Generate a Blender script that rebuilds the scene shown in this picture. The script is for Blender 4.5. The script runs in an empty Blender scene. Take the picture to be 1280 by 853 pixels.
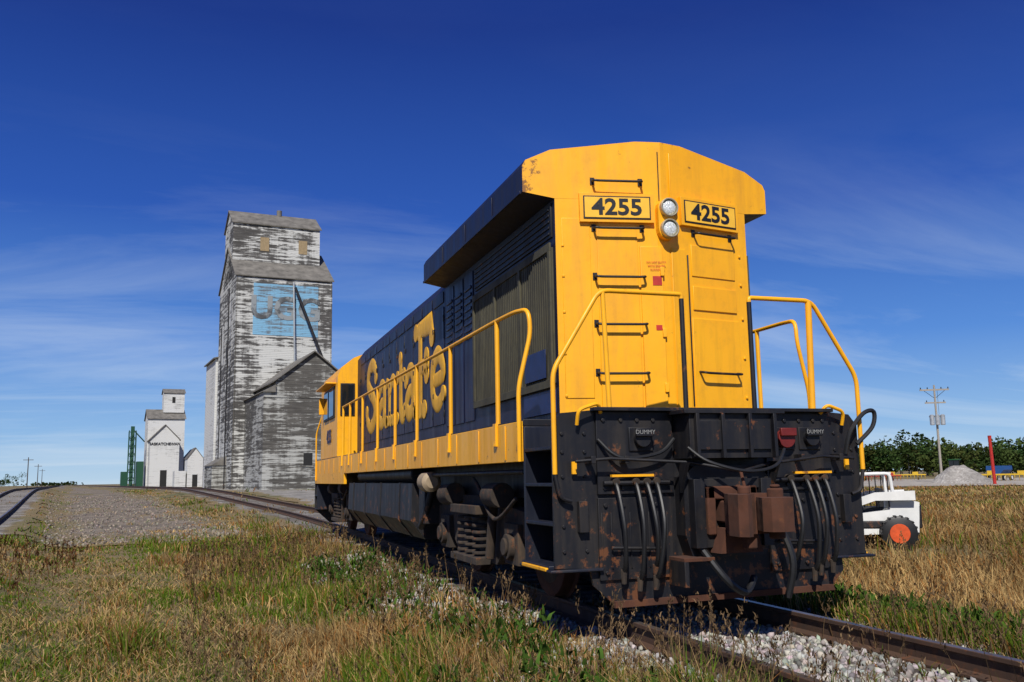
import bpy, bmesh, math, random
import numpy as np
from mathutils import Matrix, Vector
random.seed(4); rng=np.random.default_rng(7)
S=bpy.context.scene
rad=math.radians
# ------------------------------------------------------------------ camera
CP=Vector((-4.153,-7.008,1.207)); YAW,PIT,ROL,FPX=.32,.148,.018,1138.3
f=Vector((math.sin(YAW)*math.cos(PIT),math.cos(YAW)*math.cos(PIT),math.sin(PIT)))
r=Vector((math.cos(YAW),-math.sin(YAW),0)); u=r.cross(f)
r2=r*math.cos(ROL)-u*math.sin(ROL); u2=r*math.sin(ROL)+u*math.cos(ROL)
cam=bpy.data.cameras.new("camera"); co=bpy.data.objects.new("camera",cam); S.collection.objects.link(co)
M=Matrix((r2,u2,-f)).transposed().to_4x4(); M.translation=CP; co.matrix_world=M
cam.sensor_width=36; cam.lens=36*FPX/1280; cam.clip_end=6000; cam.clip_start=.05
S.camera=co
S.view_settings.view_transform='Standard'; S.view_settings.look='None'; S.view_settings.exposure=0
# ------------------------------------------------------------------ light
EL=rad(46); AZ=rad(205)
sd=Vector((math.sin(AZ)*math.cos(EL),math.cos(AZ)*math.cos(EL),math.sin(EL)))
sl=bpy.data.lights.new("sun","SUN"); sl.energy=5.0; sl.angle=rad(.5); sl.color=(1,.96,.89)
so=bpy.data.objects.new("sun",sl); S.collection.objects.link(so); so.rotation_euler=sd.to_track_quat('Z','Y').to_euler()
W=bpy.data.worlds.new("World"); S.world=W; W.use_nodes=True; nt=W.node_tree; nt.nodes.clear()
def N(nt,t,**k):
    n=nt.nodes.new(t)
    for a,b in k.items():
        if a=='ins':
            for i,v in b.items(): n.inputs[i].default_value=v
        else: setattr(n,a,b)
    return n
L=lambda nt,a,b: nt.links.new(a,b)
sky=N(nt,'ShaderNodeTexSky',sky_type='NISHITA',sun_disc=False,sun_elevation=EL,sun_rotation=AZ,altitude=600,air_density=1.0,dust_density=.3,ozone_density=3.0)
tc=N(nt,'ShaderNodeTexCoord'); sep=N(nt,'ShaderNodeSeparateXYZ'); L(nt,tc.outputs['Generated'],sep.inputs[0])
ramp=N(nt,'ShaderNodeValToRGB'); cr_=ramp.color_ramp; L(nt,sep.outputs[2],ramp.inputs[0])
stops=[(0,(.46,.65,.84)),(.05,(.25,.47,.80)),(.14,(.080,.25,.70)),(.28,(.015,.088,.46)),(.46,(.004,.030,.25)),(1,(.004,.020,.16))]
cr_.elements[0].position=0; cr_.elements[0].color=(*stops[0][1],1); cr_.elements[1].position=1; cr_.elements[1].color=(*stops[-1][1],1)
for p_,c_ in stops[1:-1]:
    e_=cr_.elements.new(p_); e_.color=(*c_,1)
mx=N(nt,'ShaderNodeMath',operation='ADD',ins={1:.12}); L(nt,sep.outputs[2],mx.inputs[0])
dx=N(nt,'ShaderNodeMath',operation='DIVIDE'); L(nt,sep.outputs[0],dx.inputs[0]); L(nt,mx.outputs[0],dx.inputs[1])
dy=N(nt,'ShaderNodeMath',operation='DIVIDE'); L(nt,sep.outputs[1],dy.inputs[0]); L(nt,mx.outputs[0],dy.inputs[1])
cb=N(nt,'ShaderNodeCombineXYZ'); L(nt,dx.outputs[0],cb.inputs[0]); L(nt,dy.outputs[0],cb.inputs[1])
mp=N(nt,'ShaderNodeMapping'); mp.inputs['Rotation'].default_value=(0,0,rad(25)); mp.inputs['Scale'].default_value=(.35,1.1,1); L(nt,cb.outputs[0],mp.inputs[0])
nz=N(nt,'ShaderNodeTexNoise',ins={'Scale':.9,'Detail':9,'Roughness':.62,'Distortion':.7}); L(nt,mp.outputs[0],nz.inputs['Vector'])
mr=N(nt,'ShaderNodeMapRange',ins={1:.47,2:.85,3:0,4:.9}); L(nt,nz.outputs[0],mr.inputs[0])
fd=N(nt,'ShaderNodeMapRange',ins={1:.0,2:.36,3:1,4:.03}); L(nt,sep.outputs[2],fd.inputs[0])
mm=N(nt,'ShaderNodeMath',operation='MULTIPLY'); L(nt,mr.outputs[0],mm.inputs[0]); L(nt,fd.outputs[0],mm.inputs[1])
mixc=N(nt,'ShaderNodeMix',data_type='RGBA'); L(nt,mm.outputs[0],mixc.inputs[0]); L(nt,ramp.outputs[0],mixc.inputs[6]); mixc.inputs[7].default_value=(.68,.78,.90,1)
bg=N(nt,'ShaderNodeBackground',ins={'Strength':.08}); L(nt,sky.outputs[0],bg.inputs[0])
bg2=N(nt,'ShaderNodeBackground',ins={'Strength':1.0}); L(nt,mixc.outputs[2],bg2.inputs[0])
ms=N(nt,'ShaderNodeMixShader',ins={0:.88}); L(nt,bg.outputs[0],ms.inputs[1]); L(nt,bg2.outputs[0],ms.inputs[2])
wo=N(nt,'ShaderNodeOutputWorld'); L(nt,ms.outputs[0],wo.inputs[0])
# ------------------------------------------------------------------ materials
def base_mat(name):
    m=bpy.data.materials.new(name); m.use_nodes=True; nt=m.node_tree; b=nt.nodes['Principled BSDF']; return m,nt,b
def noise(nt,scale,detail=5,rough=.6,map=(1,1,1),src='Object',dist=0):
    t=N(nt,'ShaderNodeTexCoord'); mp=N(nt,'ShaderNodeMapping'); mp.inputs['Scale'].default_value=map
    L(nt,t.outputs[src],mp.inputs[0]); n=N(nt,'ShaderNodeTexNoise',ins={'Scale':scale,'Detail':detail,'Roughness':rough,'Distortion':dist})
    L(nt,mp.outputs[0],n.inputs['Vector']); return n.outputs[0]
def rng_(nt,s,a,b,c=0,d=1):
    n=N(nt,'ShaderNodeMapRange',ins={1:a,2:b,3:c,4:d}); L(nt,s,n.inputs[0]); return n.outputs[0]
def mixn(nt,fac,a,b):
    n=N(nt,'ShaderNodeMix',data_type='RGBA')
    for i,v in ((0,fac),(6,a),(7,b)):
        if isinstance(v,(tuple,list)): n.inputs[i].default_value=(*v[:3],1)
        elif isinstance(v,(int,float)): n.inputs[i].default_value=v
        else: L(nt,v,n.inputs[i])
    return n.outputs[2]
def mop(nt,op,a,b):
    n=N(nt,'ShaderNodeMath',operation=op)
    for i,v in ((0,a),(1,b)):
        if isinstance(v,(int,float)): n.inputs[i].default_value=v
        else: L(nt,v,n.inputs[i])
    return n.outputs[0]
def mul(nt,a,b): return mop(nt,'MULTIPLY',a,b)
def bump(nt,b,h,strength,dist=.01):
    n=N(nt,'ShaderNodeBump',ins={'Strength':strength,'Distance':dist}); L(nt,h,n.inputs['Height']); L(nt,n.outputs[0],b.inputs['Normal'])
def paint(name,c,dirt=(.1,.07,.04),da=.35,rust=.5,rt=.64,rough=.42,streak=(5,5,.5),c2=None,bs=.12,low=None,high=None,spots=()):
    m,nt,b=base_mat(name)
    big=noise(nt,1.1,4)
    c2=c2 or tuple(x*.82 for x in c)
    col=mixn(nt,rng_(nt,big,.35,.65),c,c2)
    st=noise(nt,1.6,6,.65,streak)
    col=mixn(nt,rng_(nt,st,.48,.78,0,da),col,dirt)
    fine=noise(nt,9,7,.7)
    col=mixn(nt,rng_(nt,fine,.5,.75,0,da*.6),col,dirt)
    rs=noise(nt,7,8,.72)
    t=N(nt,'ShaderNodeTexCoord'); sp=N(nt,'ShaderNodeSeparateXYZ'); L(nt,t.outputs['Object'],sp.inputs[0])
    if low: rs=mop(nt,'ADD',rs,rng_(nt,sp.outputs[2],low[0],low[1],low[2],0))
    if high: rs=mop(nt,'ADD',rs,rng_(nt,sp.outputs[2],high[0],high[1],0,high[2]))
    for (pt,R,a) in spots:   # local rust spots at worn corners
        d=N(nt,'ShaderNodeVectorMath',operation='DISTANCE'); L(nt,t.outputs['Object'],d.inputs[0]); d.inputs[1].default_value=pt
        rs=mop(nt,'ADD',rs,rng_(nt,d.outputs['Value'],0,R,a,0))
    col=mixn(nt,rng_(nt,rs,rt,rt+.06,0,rust),col,(.14,.05,.017))
    L(nt,col,b.inputs['Base Color'])
    L(nt,rng_(nt,st,.3,.7,rough,rough+.25),b.inputs['Roughness'])
    bump(nt,b,noise(nt,2.2,3),bs,.03)
    return m
def plain(name,c,rough=.6,var=.25,scale=8,metal=0,bs=.2):
    m,nt,b=base_mat(name)
    n=noise(nt,scale,6)
    col=mixn(nt,rng_(nt,n,.3,.7),tuple(x*(1-var) for x in c),tuple(min(1,x*(1+var)) for x in c))
    L(nt,col,b.inputs['Base Color']); b.inputs['Roughness'].default_value=rough; b.inputs['Metallic'].default_value=metal
    if bs: bump(nt,b,n,bs,.01)
    return m
YEL=paint("yellow_paint",(.96,.455,.006),(.42,.18,.025),.38,.85,.66,.34,c2=(.90,.405,.006),high=(4.0,4.6,.03),low=(1.2,1.75,.07),spots=(((-1.37,1.0,4.12),.24,.24),((-1.36,1.0,3.95),.14,.2),((1.3,1.0,4.0),.25,.08),((.3,.8,2.6),.25,.10)))
BLU=paint("blue_paint",(.005,.008,.040),(.032,.032,.034),.42,.35,.70,.40,c2=(.0035,.005,.023))
BLK=paint("black_paint",(.006,.006,.009),(.038,.029,.021),.55,.9,.605,.45,low=(.1,1.2,.10))
BLKB=paint("blue_black_paint",(.005,.008,.020),(.035,.03,.024),.4,.7,.64,.45,low=(.3,1.2,.08))
GRL=paint("radiator_panel",(.080,.072,.042),(.014,.014,.016),.9,.3,.66,.7,streak=(3,3,.5),low=(2.0,2.6,.05))
TRK=paint("truck_grime",(.035,.026,.020),(.12,.080,.05),.7,.7,.56,.85)
RUST=paint("rusty_steel",(.085,.030,.015),(.03,.017,.012),.75,.45,.56,.85,streak=(3,3,3),bs=.9)
GLASS=plain("dark_glass",(.01,.012,.014),.06,.1,bs=0)
LAMP=plain("lamp_lens",(.66,.70,.72),.08,.45,70,.1,bs=.8)
CHR=plain("lamp_rim",(.50,.44,.30),.35,.2,metal=.5)
RUB=plain("black_rubber",(.010,.010,.011),.5)
REDM=plain("red_cap",(.14,.012,.010),.5)
RED2=plain("red_decal",(.5,.03,.02),.5,bs=0)
TAN=plain("tan_cylinder",(.33,.25,.16),.7,.3,5)
TXT=plain("black_lettering",(.010,.010,.013),.5,.1,bs=0)
GREYT=plain("faded_lettering",(.25,.25,.24),.6,.1,bs=0)
LETY=paint("yellow_lettering",(.86,.45,.02),(.2,.13,.05),.55,.6,.62,.5,c2=(.70,.35,.015))
WHT=plain("white_paint",(.70,.70,.68),.5,.12,3)
ORG=plain("orange_rim",(.60,.08,.015),.5)
STEEL=plain("galvanised_steel",(.42,.44,.45),.45,.2,4,.5)
# ------------------------------------------------------------------ mesh builder
class MB:
    def __init__(s): s.v=[];s.f=[];s.m=[]
    def add(s,V,F,mi=0,M=None):
        o=len(s.v)
        for v in V:
            v=Vector(v)
            if M is not None: v=M@v
            s.v.append(tuple(v))
        for k in F: s.f.append(tuple(i+o for i in k)); s.m.append(mi)
    def box(s,x0,x1,y0,y1,z0,z1,mi=0,M=None):
        V=[(x,y,z) for x in (x0,x1) for y in (y0,y1) for z in (z0,z1)]
        s.add(V,[(0,1,3,2),(4,6,7,5),(0,4,5,1),(2,3,7,6),(0,2,6,4),(1,5,7,3)],mi,M)
    def prism(s,poly,ax,a0,a1,mi=0,M=None,mis=None):
        n=len(poly)
        def P(p,a):
            return (a,p[0],p[1]) if ax=='x' else ((p[0],a,p[1]) if ax=='y' else (p[0],p[1],a))
        V=[P(p,a0) for p in poly]+[P(p,a1) for p in poly]
        s.add(V,[tuple(range(n))],mi if mis is None else mis[0],M)
        s.add(V,[tuple(range(n,2*n))],mi if mis is None else mis[1],M)
        for i in range(n):
            j=(i+1)%n; s.add(V,[(i,j,n+j,n+i)],mi if mis is None else mis[2+i],M)
    def tube(s,pts,rr,n=8,mi=0,M=None,cap=True):
        pts=[Vector(p) for p in pts]
        if not hasattr(rr,'__len__'): rr=[rr]*len(pts)
        rings=[];up=None
        for i,p in enumerate(pts):
            d=(pts[min(i+1,len(pts)-1)]-pts[max(i-1,0)]).normalized()
            if up is None:
                up=Vector((0,0,1)) if abs(d.z)<.9 else Vector((1,0,0))
            a=d.cross(up)
            if a.length<1e-4: a=d.cross(Vector((0,1,0)))
            a.normalize(); b=a.cross(d).normalized(); up=b
            rings.append([p+(a*math.cos(t)+b*math.sin(t))*rr[i] for t in [2*math.pi*k/n for k in range(n)]])
        V=[q for R in rings for q in R]; F=[]
        for i in range(len(pts)-1):
            for k in range(n):
                F.append((i*n+k,i*n+(k+1)%n,(i+1)*n+(k+1)%n,(i+1)*n+k))
        if cap: F.append(tuple(range(n-1,-1,-1))); F.append(tuple((len(pts)-1)*n+k for k in range(n)))
        s.add(V,F,mi,M)
    def lathe_y(s,prof,z0,n=28,mi=0,M=None):   # prof: (radius, y) revolved about the y axis through (0,*,z0)
        V=[(p[0]*math.cos(2*math.pi*k/n),p[1],z0+p[0]*math.sin(2*math.pi*k/n)) for p in prof for k in range(n)]
        F=[(i*n+k,i*n+(k+1)%n,(i+1)*n+(k+1)%n,(i+1)*n+k) for i in range(len(prof)-1) for k in range(n)]
        s.add(V,F,mi,M)
    def cyl(s,p0,p1,r0,r1=None,n=20,mi=0,M=None): s.tube([p0,p1],[r0,r1 if r1 is not None else r0],n,mi,M)
    def obj(s,name,mats,parent=None,bevel=0,smooth=True,loc=None,rz=0,seg=2):
        me=bpy.data.meshes.new(name); me.from_pydata(s.v,[],s.f); 
        for m in mats: me.materials.append(m)
        me.polygons.foreach_set('material_index',s.m)
        bm=bmesh.new(); bm.from_mesh(me); bmesh.ops.recalc_face_normals(bm,faces=bm.faces); bm.to_mesh(me); bm.free()
        o=bpy.data.objects.new(name,me); S.collection.objects.link(o)
        if parent: o.parent=parent
        if loc: o.location=loc
        o.rotation_euler[2]=rz
        if smooth:
            me.shade_smooth(); me.set_sharp_from_angle(angle=rad(38))
        if bevel:
            b=o.modifiers.new("bevel",'BEVEL'); b.width=bevel; b.segments=seg; b.limit_method='ANGLE'; b.angle_limit=rad(40)
        return o
def empty(name,loc=(0,0,0),rz=0,parent=None):
    e=bpy.data.objects.new(name,None); S.collection.objects.link(e); e.location=loc; e.rotation_euler[2]=rz; e.empty_display_size=.5
    if parent: e.parent=parent
    return e
def text(name,body,size,M,mat,parent,offset=0,ext=.002,sx=1,align='CENTER'):
    c=bpy.data.curves.new(name,'FONT'); c.body=body; c.size=size; c.offset=offset; c.extrude=ext; c.align_x=align; c.align_y='CENTER'; c.resolution_u=3
    c.materials.append(mat); o=bpy.data.objects.new(name,c); S.collection.objects.link(o); o.parent=parent
    o.matrix_local=M@Matrix.Diagonal((sx,1,1,1)); return o
def smooth_pts(P,n=6):
    P=[Vector(p) for p in P]; out=[]
    for i in range(len(P)-1):
        a=P[max(i-1,0)];b=P[i];c=P[i+1];d=P[min(i+2,len(P)-1)]
        for k in range(n):
            t=k/n; out.append(.5*((2*b)+(c-a)*t+(2*a-5*b+4*c-d)*t*t+(3*b-a-3*c+d)*t**3))
    out.append(P[-1]); return out
def roundcorner(P,rr=.08,n=4):
    P=[Vector(p) for p in P]; out=[P[0]]
    for i in range(1,len(P)-1):
        a,b,c=P[i-1],P[i],P[i+1]
        d1=(a-b);d2=(c-b); k=min(rr,d1.length*.45,d2.length*.45)
        p=b+d1.normalized()*k;q=b+d2.normalized()*k
        for j in range(n+1):
            t=j/n; out.append(p*(1-t)**2+b*2*t*(1-t)+q*t*t)
    out.append(P[-1]); return out
# ------------------------------------------------------------------ terrain functions
def sst(t): t=np.clip(t,0,1); return t*t*(3-2*t)
def xs(y):
    y=np.asarray(y,float); t=np.clip(y-18,0,18); return -.14*t*t/36-.14*np.clip(y-36,0,None)
def xm(y): return -12.3-.132*(np.asarray(y,float)-33)
def rise(x,y): return sst((y-20)/52)*(.02+.93*(1-sst((x-10)/22)))
def zs(y): return .85*sst((np.asarray(y,float)-21)/50)
def zm(y): return .95*sst((np.asarray(y,float)-20)/52)+.04
def vn(x,y,s=1.,seed=0):
    x=np.asarray(x,float)*s+seed*17.3;y=np.asarray(y,float)*s+seed*9.1
    xi=np.floor(x);yi=np.floor(y);fx=x-xi;fy=y-yi;fx=fx*fx*(3-2*fx);fy=fy*fy*(3-2*fy)
    h=lambda a,b: np.modf(np.abs(np.sin(a*127.1+b*311.7+seed)*43758.5453))[0]
    return (h(xi,yi)*(1-fx)+h(xi+1,yi)*fx)*(1-fy)+(h(xi,yi+1)*(1-fx)+h(xi+1,yi+1)*fx)*fy
def gz(x,y):
    x=np.asarray(x,float);y=np.asarray(y,float)
    b=-.42+rise(x,y)+.06*(vn(x,y,.35,1)-.5)+.03*(vn(x,y,1.3,2)-.5)
    k=1-sst((np.abs(x-xs(y))-1.35)/1.5); b=b*(1-k)+(zs(y)-.205)*k
    k=1-sst((np.abs(x-xm(y))-1.5)/1.4); b=b*(1-k)+(zm(y)-.2)*k
    return b
def grid(name,xv,yv,zf,mat):
    X,Y=np.meshgrid(xv,yv); Z=zf(X,Y); V=np.stack([X,Y,Z],-1).reshape(-1,3)
    nx,ny=len(xv),len(yv); i=np.arange(nx-1)[None,:]+nx*np.arange(ny-1)[:,None]; i=i.ravel()
    F=np.stack([i,i+1,i+nx+1,i+nx],-1)
    me=bpy.data.meshes.new(name); me.from_pydata(V.tolist(),[],F.tolist()); me.materials.append(mat); me.shade_smooth()
    o=bpy.data.objects.new(name,me); S.collection.objects.link(o); return o
def ground_col(nt):
    a=noise(nt,.12,6,.6); c=noise(nt,1.5,8,.7); d=noise(nt,14,6,.7)
    col=mixn(nt,rng_(nt,a,.45,.63),(.22,.155,.065),(.085,.105,.03))
    col=mixn(nt,rng_(nt,c,.4,.65,0,.75),col,(.24,.175,.085))
    return mixn(nt,rng_(nt,d,.4,.7,0,.7),col,(.06,.048,.025)),d
def ground_mat():
    m,nt,b=base_mat("dry_grass_ground"); col,d=ground_col(nt)
    L(nt,col,b.inputs['Base Color']); b.inputs['Roughness'].default_value=.95; bump(nt,b,d,.8,.05); return m
def gravel_mat(name,c1,c2,sc,patch=None,edge=None):
    m,nt,b=base_mat(name)
    t=N(nt,'ShaderNodeTexCoord'); v=N(nt,'ShaderNodeTexVoronoi',ins={'Scale':sc}); L(nt,t.outputs['Object'],v.inputs['Vector'])
    n=noise(nt,.6,7,.65); sepc=N(nt,'ShaderNodeSeparateColor'); L(nt,v.outputs['Color'],sepc.inputs[0])
    col=mixn(nt,sepc.outputs[0],c1,c2); col=mixn(nt,rng_(nt,n,.4,.68,0,.75),col,tuple(x*.5 for x in c1))
    if patch:
        pn=noise(nt,.45,9,.75,(1,.45,1))
        if edge:
            at=N(nt,'ShaderNodeAttribute',attribute_name='edge'); pn=mop(nt,'ADD',pn,mul(nt,at.outputs['Fac'],edge))
        gcol,_=ground_col(nt); col=mixn(nt,rng_(nt,pn,patch[0],patch[1]),col,gcol)
    L(nt,col,b.inputs['Base Color']); b.inputs['Roughness'].default_value=.95; bump(nt,b,v.outputs['Distance'],.7,.03); return m
GM=ground_mat(); BAL=gravel_mat("ballast_gravel",(.17,.155,.135),(.38,.36,.33),18,(.56,.66),.35); DRT=gravel_mat("dirt_road",(.15,.12,.088),(.25,.205,.155),11,(.54,.62),.32)
YRD=gravel_mat("yard_dirt",(.36,.32,.26),(.44,.40,.34),5); EYD=gravel_mat("pale_gravel",(.20,.185,.16),(.33,.31,.28),8,(.56,.64),.3)
xv=np.unique(np.concatenate([np.arange(-3000,-200,400),np.arange(-200,-40,10),np.arange(-40,-16,1.),np.arange(-16,14,.3),np.arange(14,40,1.),np.arange(40,200,8),np.arange(200,3001,400)]))
yv=np.unique(np.concatenate([np.arange(-600,-20,60),np.arange(-20,-9,1),np.arange(-9,30,.35),np.arange(30,90,1.),np.arange(90,220,8),np.arange(220,4500,350)]))
grid("ground",xv,yv,gz,GM)
def strip(name,cf,h0,h1,ys,dz,mat,n=10,edge=.0,ends=0):
    V=[];F=[];E=[]
    for j,y in enumerate(ys):
        e0=edge*(vn(y,3,.6,5)-.5)*2; e1=edge*(vn(y,9,.6,6)-.5)*2
        for i in range(n+1):
            t=i/n; x=float(cf(y)+h0-e0+(h1+e1-h0+e0)*t); V.append((x,float(y),float(gz(x,y))+dz))
            e=max(0,abs(t-.5)*2-.55)/.45
            if ends: e=max(e,1-min(1,(y-ys[0])/ends))
            E.append(float(e))
    for j in range(len(ys)-1):
        for i in range(n): a=j*(n+1)+i; F.append((a,a+1,a+n+2,a+n+1))
    me=bpy.data.meshes.new(name); me.from_pydata(V,[],F); me.materials.append(mat); me.shade_smooth()
    at=me.attributes.new('edge','FLOAT','POINT'); at.data.foreach_set('value',E)
    o=bpy.data.objects.new(name,me); S.collection.objects.link(o); return o
yr=np.concatenate([np.arange(19.5,90,.5),np.arange(90,900,10)])
roadc=lambda y: -6.0-.145*(y-25)
strip("dirt_road",roadc,-3.1,3.1,yr,.03,DRT,16,.5,7)
strip("ballast_bed",xs,-1.9,1.9,np.concatenate([np.arange(-16,90,.5),np.arange(90,900,10)]),.022,BAL,16,.3)
strip("ballast_bed",xm,-2.0,1.8,np.concatenate([np.arange(22,90,.6),np.arange(90,900,10)]),.022,BAL,16,.3)
strip("elevator_gravel_yard",lambda y: xs(y)+2.4,0,7.,np.arange(38,120,.8),.03,EYD,12,.6,5)
yd=MB(); P=[(52.6,69.2),(80.5,36.1),(142.9,67.8),(94.4,125.3)]
for i in range(12):
    for j in range(6):
        def q(a,b):
            p=Vector(P[0]).lerp(Vector(P[1]),a); p2=Vector(P[3]).lerp(Vector(P[2]),a); c=p.lerp(p2,b); return (c.x,c.y,float(gz(c.x,c.y))+.09)
        yd.add([q(i/12,j/6),q((i+1)/12,j/6),q((i+1)/12,(j+1)/6),q(i/12,(j+1)/6)],[(0,1,2,3)])
yd.obj("yard_dirt",[YRD])
# rails + ties
RAILM=paint("rail_steel",(.075,.038,.022),(.03,.02,.015),.6,.6,.55,.7); RTOP=plain("rail_head",(.22,.17,.14),.35,.3,6,.7); TIE=plain("wood_tie",(.07,.055,.045),.9,.4,6)
prof=[(-.07,-.17),(-.07,-.155),(-.012,-.135),(-.012,-.045),(-.036,-.03),(-.036,-.004),(-.03,0),(.03,0),(.036,-.004),(.036,-.03),(.012,-.045),(.012,-.135),(.07,-.155),(.07,-.17)]
def rails(parent,cf,zf,ys,tie_to):
    for k,s in enumerate((-.753,.753)):
        b=MB(); n=len(prof)
        V=[]
        for y in ys:
            for p in prof: V.append((float(cf(y))+s+p[0],float(y),float(zf(y))+p[1]))
        for j in range(len(ys)-1):
            for i in range(n):
                i2=(i+1)%n; b.add([V[j*n+i],V[j*n+i2],V[(j+1)*n+i2],V[(j+1)*n+i]],[(0,1,2,3)],1 if i in (6,) else 0)
        b.obj("rail_%d"%k,[RAILM,RTOP],parent,smooth=False)
    t=MB(); y=ys[0]
    while y<tie_to:
        c=float(cf(y)); z=float(zf(y)); j=random.uniform(-.05,.05)
        t.box(c-1.3+j,c+1.3+j,y-.11,y+.11,z-.36,z-.172-random.uniform(0,.012)); y+=.54+random.uniform(-.02,.02)
    t.obj("ties",[TIE],parent,.01)
e=empty("railway_track"); rails(e,xs,zs,np.concatenate([np.arange(-14,18,4),np.arange(18,70,1.5),np.arange(70,800,20)]),95)
e=empty("railway_track"); rails(e,xm,zm,np.concatenate([np.arange(-14,90,4),np.arange(90,800,20)]),110)
# ------------------------------------------------------------------ locomotive
LO=empty("diesel_locomotive")
HW=1.056; VY=.75; VD=.2
def vy(x): return VY+VD*abs(x)/HW
ang=math.atan2(VD,HW)
def FM(x,z,out=0):   # frame on a rear facet : local x along facet, y inward, z up
    s=-1 if x<0 else 1
    return Matrix.Translation((x,vy(x),z))@Matrix.Rotation(s*ang,4,'Z')@Matrix.Translation((0,-out,0))
h=MB()
h.prism([(-HW,.95),(-.06,VY+.011),(.06,VY+.011),(HW,.95),(HW,5.3),(-HW,5.3)],'z',1.72,3.868,0,mis=[1,1,0,0,0,1,1,1])
h.obj("hood_rear",[YEL,BLU],LO,.025)
h=MB()
cp=[(-1.362,3.93),(-1.362,4.19),(-1.33,4.25),(-1.09,4.36),(-.25,4.47),(.25,4.47),(1.09,4.33),(1.33,4.22),(1.362,4.16),(1.362,3.91),(HW,3.87),(0,3.87),(-HW,3.87)]
nf=len(cp); V=[(p[0],vy(p[0]) if abs(p[0])>.06 else VY+.011,p[1]) for p in cp]+[(p[0],5.32,p[1]) for p in cp]
V2=V+[(0,VY+.0,4.47)]
h.add(V2,[(11,12,0,1,2,3,4,2*nf)],0); h.add(V2,[(11,2*nf,5,6,7,8,9,10)],0); h.add(V2,[(4,5,2*nf)],0)
for i in range(nf):
    j=(i+1)%nf; h.add(V,[(i,j,nf+j,nf+i)],1)
h.add(V,[tuple(range(nf,2*nf))],1)
h.obj("radiator_roof_wings",[YEL,BLU],LO,.03,seg=3)
h=MB(); up=.008
bp=[(cp[k][0]*.995,cp[k][1]+up) for k in (2,3,4,5,6,7)]
for a,b in zip(bp[:-1],bp[1:]):
    h.add([(a[0],vy(a[0])+.03,a[1]),(b[0],vy(b[0])+.03,b[1]),(b[0],vy(b[0])+.35,b[1]),(a[0],vy(a[0])+.35,a[1])],[(0,1,2,3)])
h.obj("roof_edge_band",[YEL],LO)
h=MB()
h.prism([(-HW,1.72),(-HW,3.86),(-.9,4.07),(-.5,4.2),(.5,4.2),(.9,4.07),(HW,3.86),(HW,1.72)],'y',5.3,13.42,0)
h.obj("long_hood",[BLU],LO,.02)
h=MB()
for s in (-1,1):
    for y in (2.0,3.1,4.2): h.box(*sorted((s*1.362,s*1.372)),y,y+.05,3.93,4.17)
    h.box(*sorted((s*1.362,s*1.38)),1.05,5.3,3.92,3.95)
h.obj("wing_trim",[BLU],LO,.003)
d=MB()
for s in (-1,1):
    x0=s*HW; x1=s*(HW+.014)
    y=5.35
    while y<12.8:
        d.box(min(x0,x1),max(x0,x1),y+.02,y+.66,1.95,3.62,0)
        for z in (2.35,2.85,3.3): d.box(min(x1,s*(HW+.035)),max(x1,s*(HW+.035)),y+.58,y+.62,z,z+.07,1)
        for z in (2.1,3.45): d.cyl((x1-s*.005,y+.03,z-.05),(x1-s*.005,y+.03,z+.05),.014,n=6,mi=1)
        d.box(min(x0,x1),max(x0,x1),y+.04,y+.64,3.68,3.84,0)
        y+=.69
    for y in (3.82,4.3,4.78): 
        d.box(min(x0,x1),max(x0,x1),y+.02,y+.44,1.9,3.8,0)
        for k in range(8): d.box(min(x1,s*(HW+.03)),max(x1,s*(HW+.03)),y+.07,y+.39,2.95+k*.09,2.99+k*.09,0)
d.obj("hood_doors",[BLU,BLK],LO,.006)
g=MB()
for s in (-1,1):
    a=lambda t: s*(HW+t)
    def bx(t0,t1,*r,mi=0): g.box(min(a(t0),a(t1)),max(a(t0),a(t1)),*r,mi)
    bx(0,.03,1.02,3.72,2.08,3.40)
    bx(.03,.05,1.0,3.74,3.36,3.44); bx(.03,.05,1.0,3.74,2.04,2.12)
    for y in (1.0,1.9,2.8,3.68): bx(.03,.052,y,y+.06,2.12,3.36)
    for i in range(42):
        yy=1.07+i*.0628
        if min(abs(yy-q) for q in (1.9,2.8,3.68))>.06: bx(.03,.036,yy,yy+.022,2.12,3.36)
    bx(0,.02,1.02,3.72,3.5,3.84,mi=1)
    for k in range(5): bx(.02,.035,1.05,3.7,3.53+k*.06,3.55+k*.06,mi=1)
    bx(0,.03,1.02,1.9,1.80,2.02,mi=2)
    bx(.052,.062,1.15,1.75,2.14,2.42,mi=2)
g.obj("radiator_intake_panels",[GRL,BLK,plain("lighter_blue",(.008,.02,.09),.5)],LO,.004)
# rear face details
fd=MB()
def plate(x,z,w,hh,t,mi=0,b=fd): b.box(-w/2,w/2,-t,.004,-hh/2,hh/2,mi,FM(x,z))
plate(-.86,2.80,.28,1.75,.008); plate(-.46,2.65,.40,2.0,.012)
plate(-.135,2.60,.22,1.6,.018); plate(.17,2.60,.18,1.6,.012)
plate(.60,2.92,.56,.24,.014); plate(.60,2.22,.60,1.0,.010); plate(.60,3.30,.56,.32,.01)
for z in (2.02,2.55,3.15): plate(-.035,z,.04,.09,.035)
plate(-.03,4.12,.010,.5,.010,1); plate(.10,4.12,.012,.5,.012,0)
plate(.28,2.6,.012,1.5,.014,1)
for z in (1.95,2.35,2.75,3.1,3.4):
    for x in (-.99,.95): plate(x,z,.025,.025,.016,0)
Mh=Matrix.Translation((.03,VY,3.675))
pts=[(.105*math.cos(t),.105+.105*math.sin(t)) for t in np.linspace(0,math.pi,9)]+[(.105*math.cos(t),-.105+.105*math.sin(t)) for t in np.linspace(math.pi,2*math.pi,9)]
fd.prism(pts,'y',-.055,.03,0,Mh)
fd.obj("rear_face_panels",[YEL,TXT],LO,.006)
hl=MB()
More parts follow.
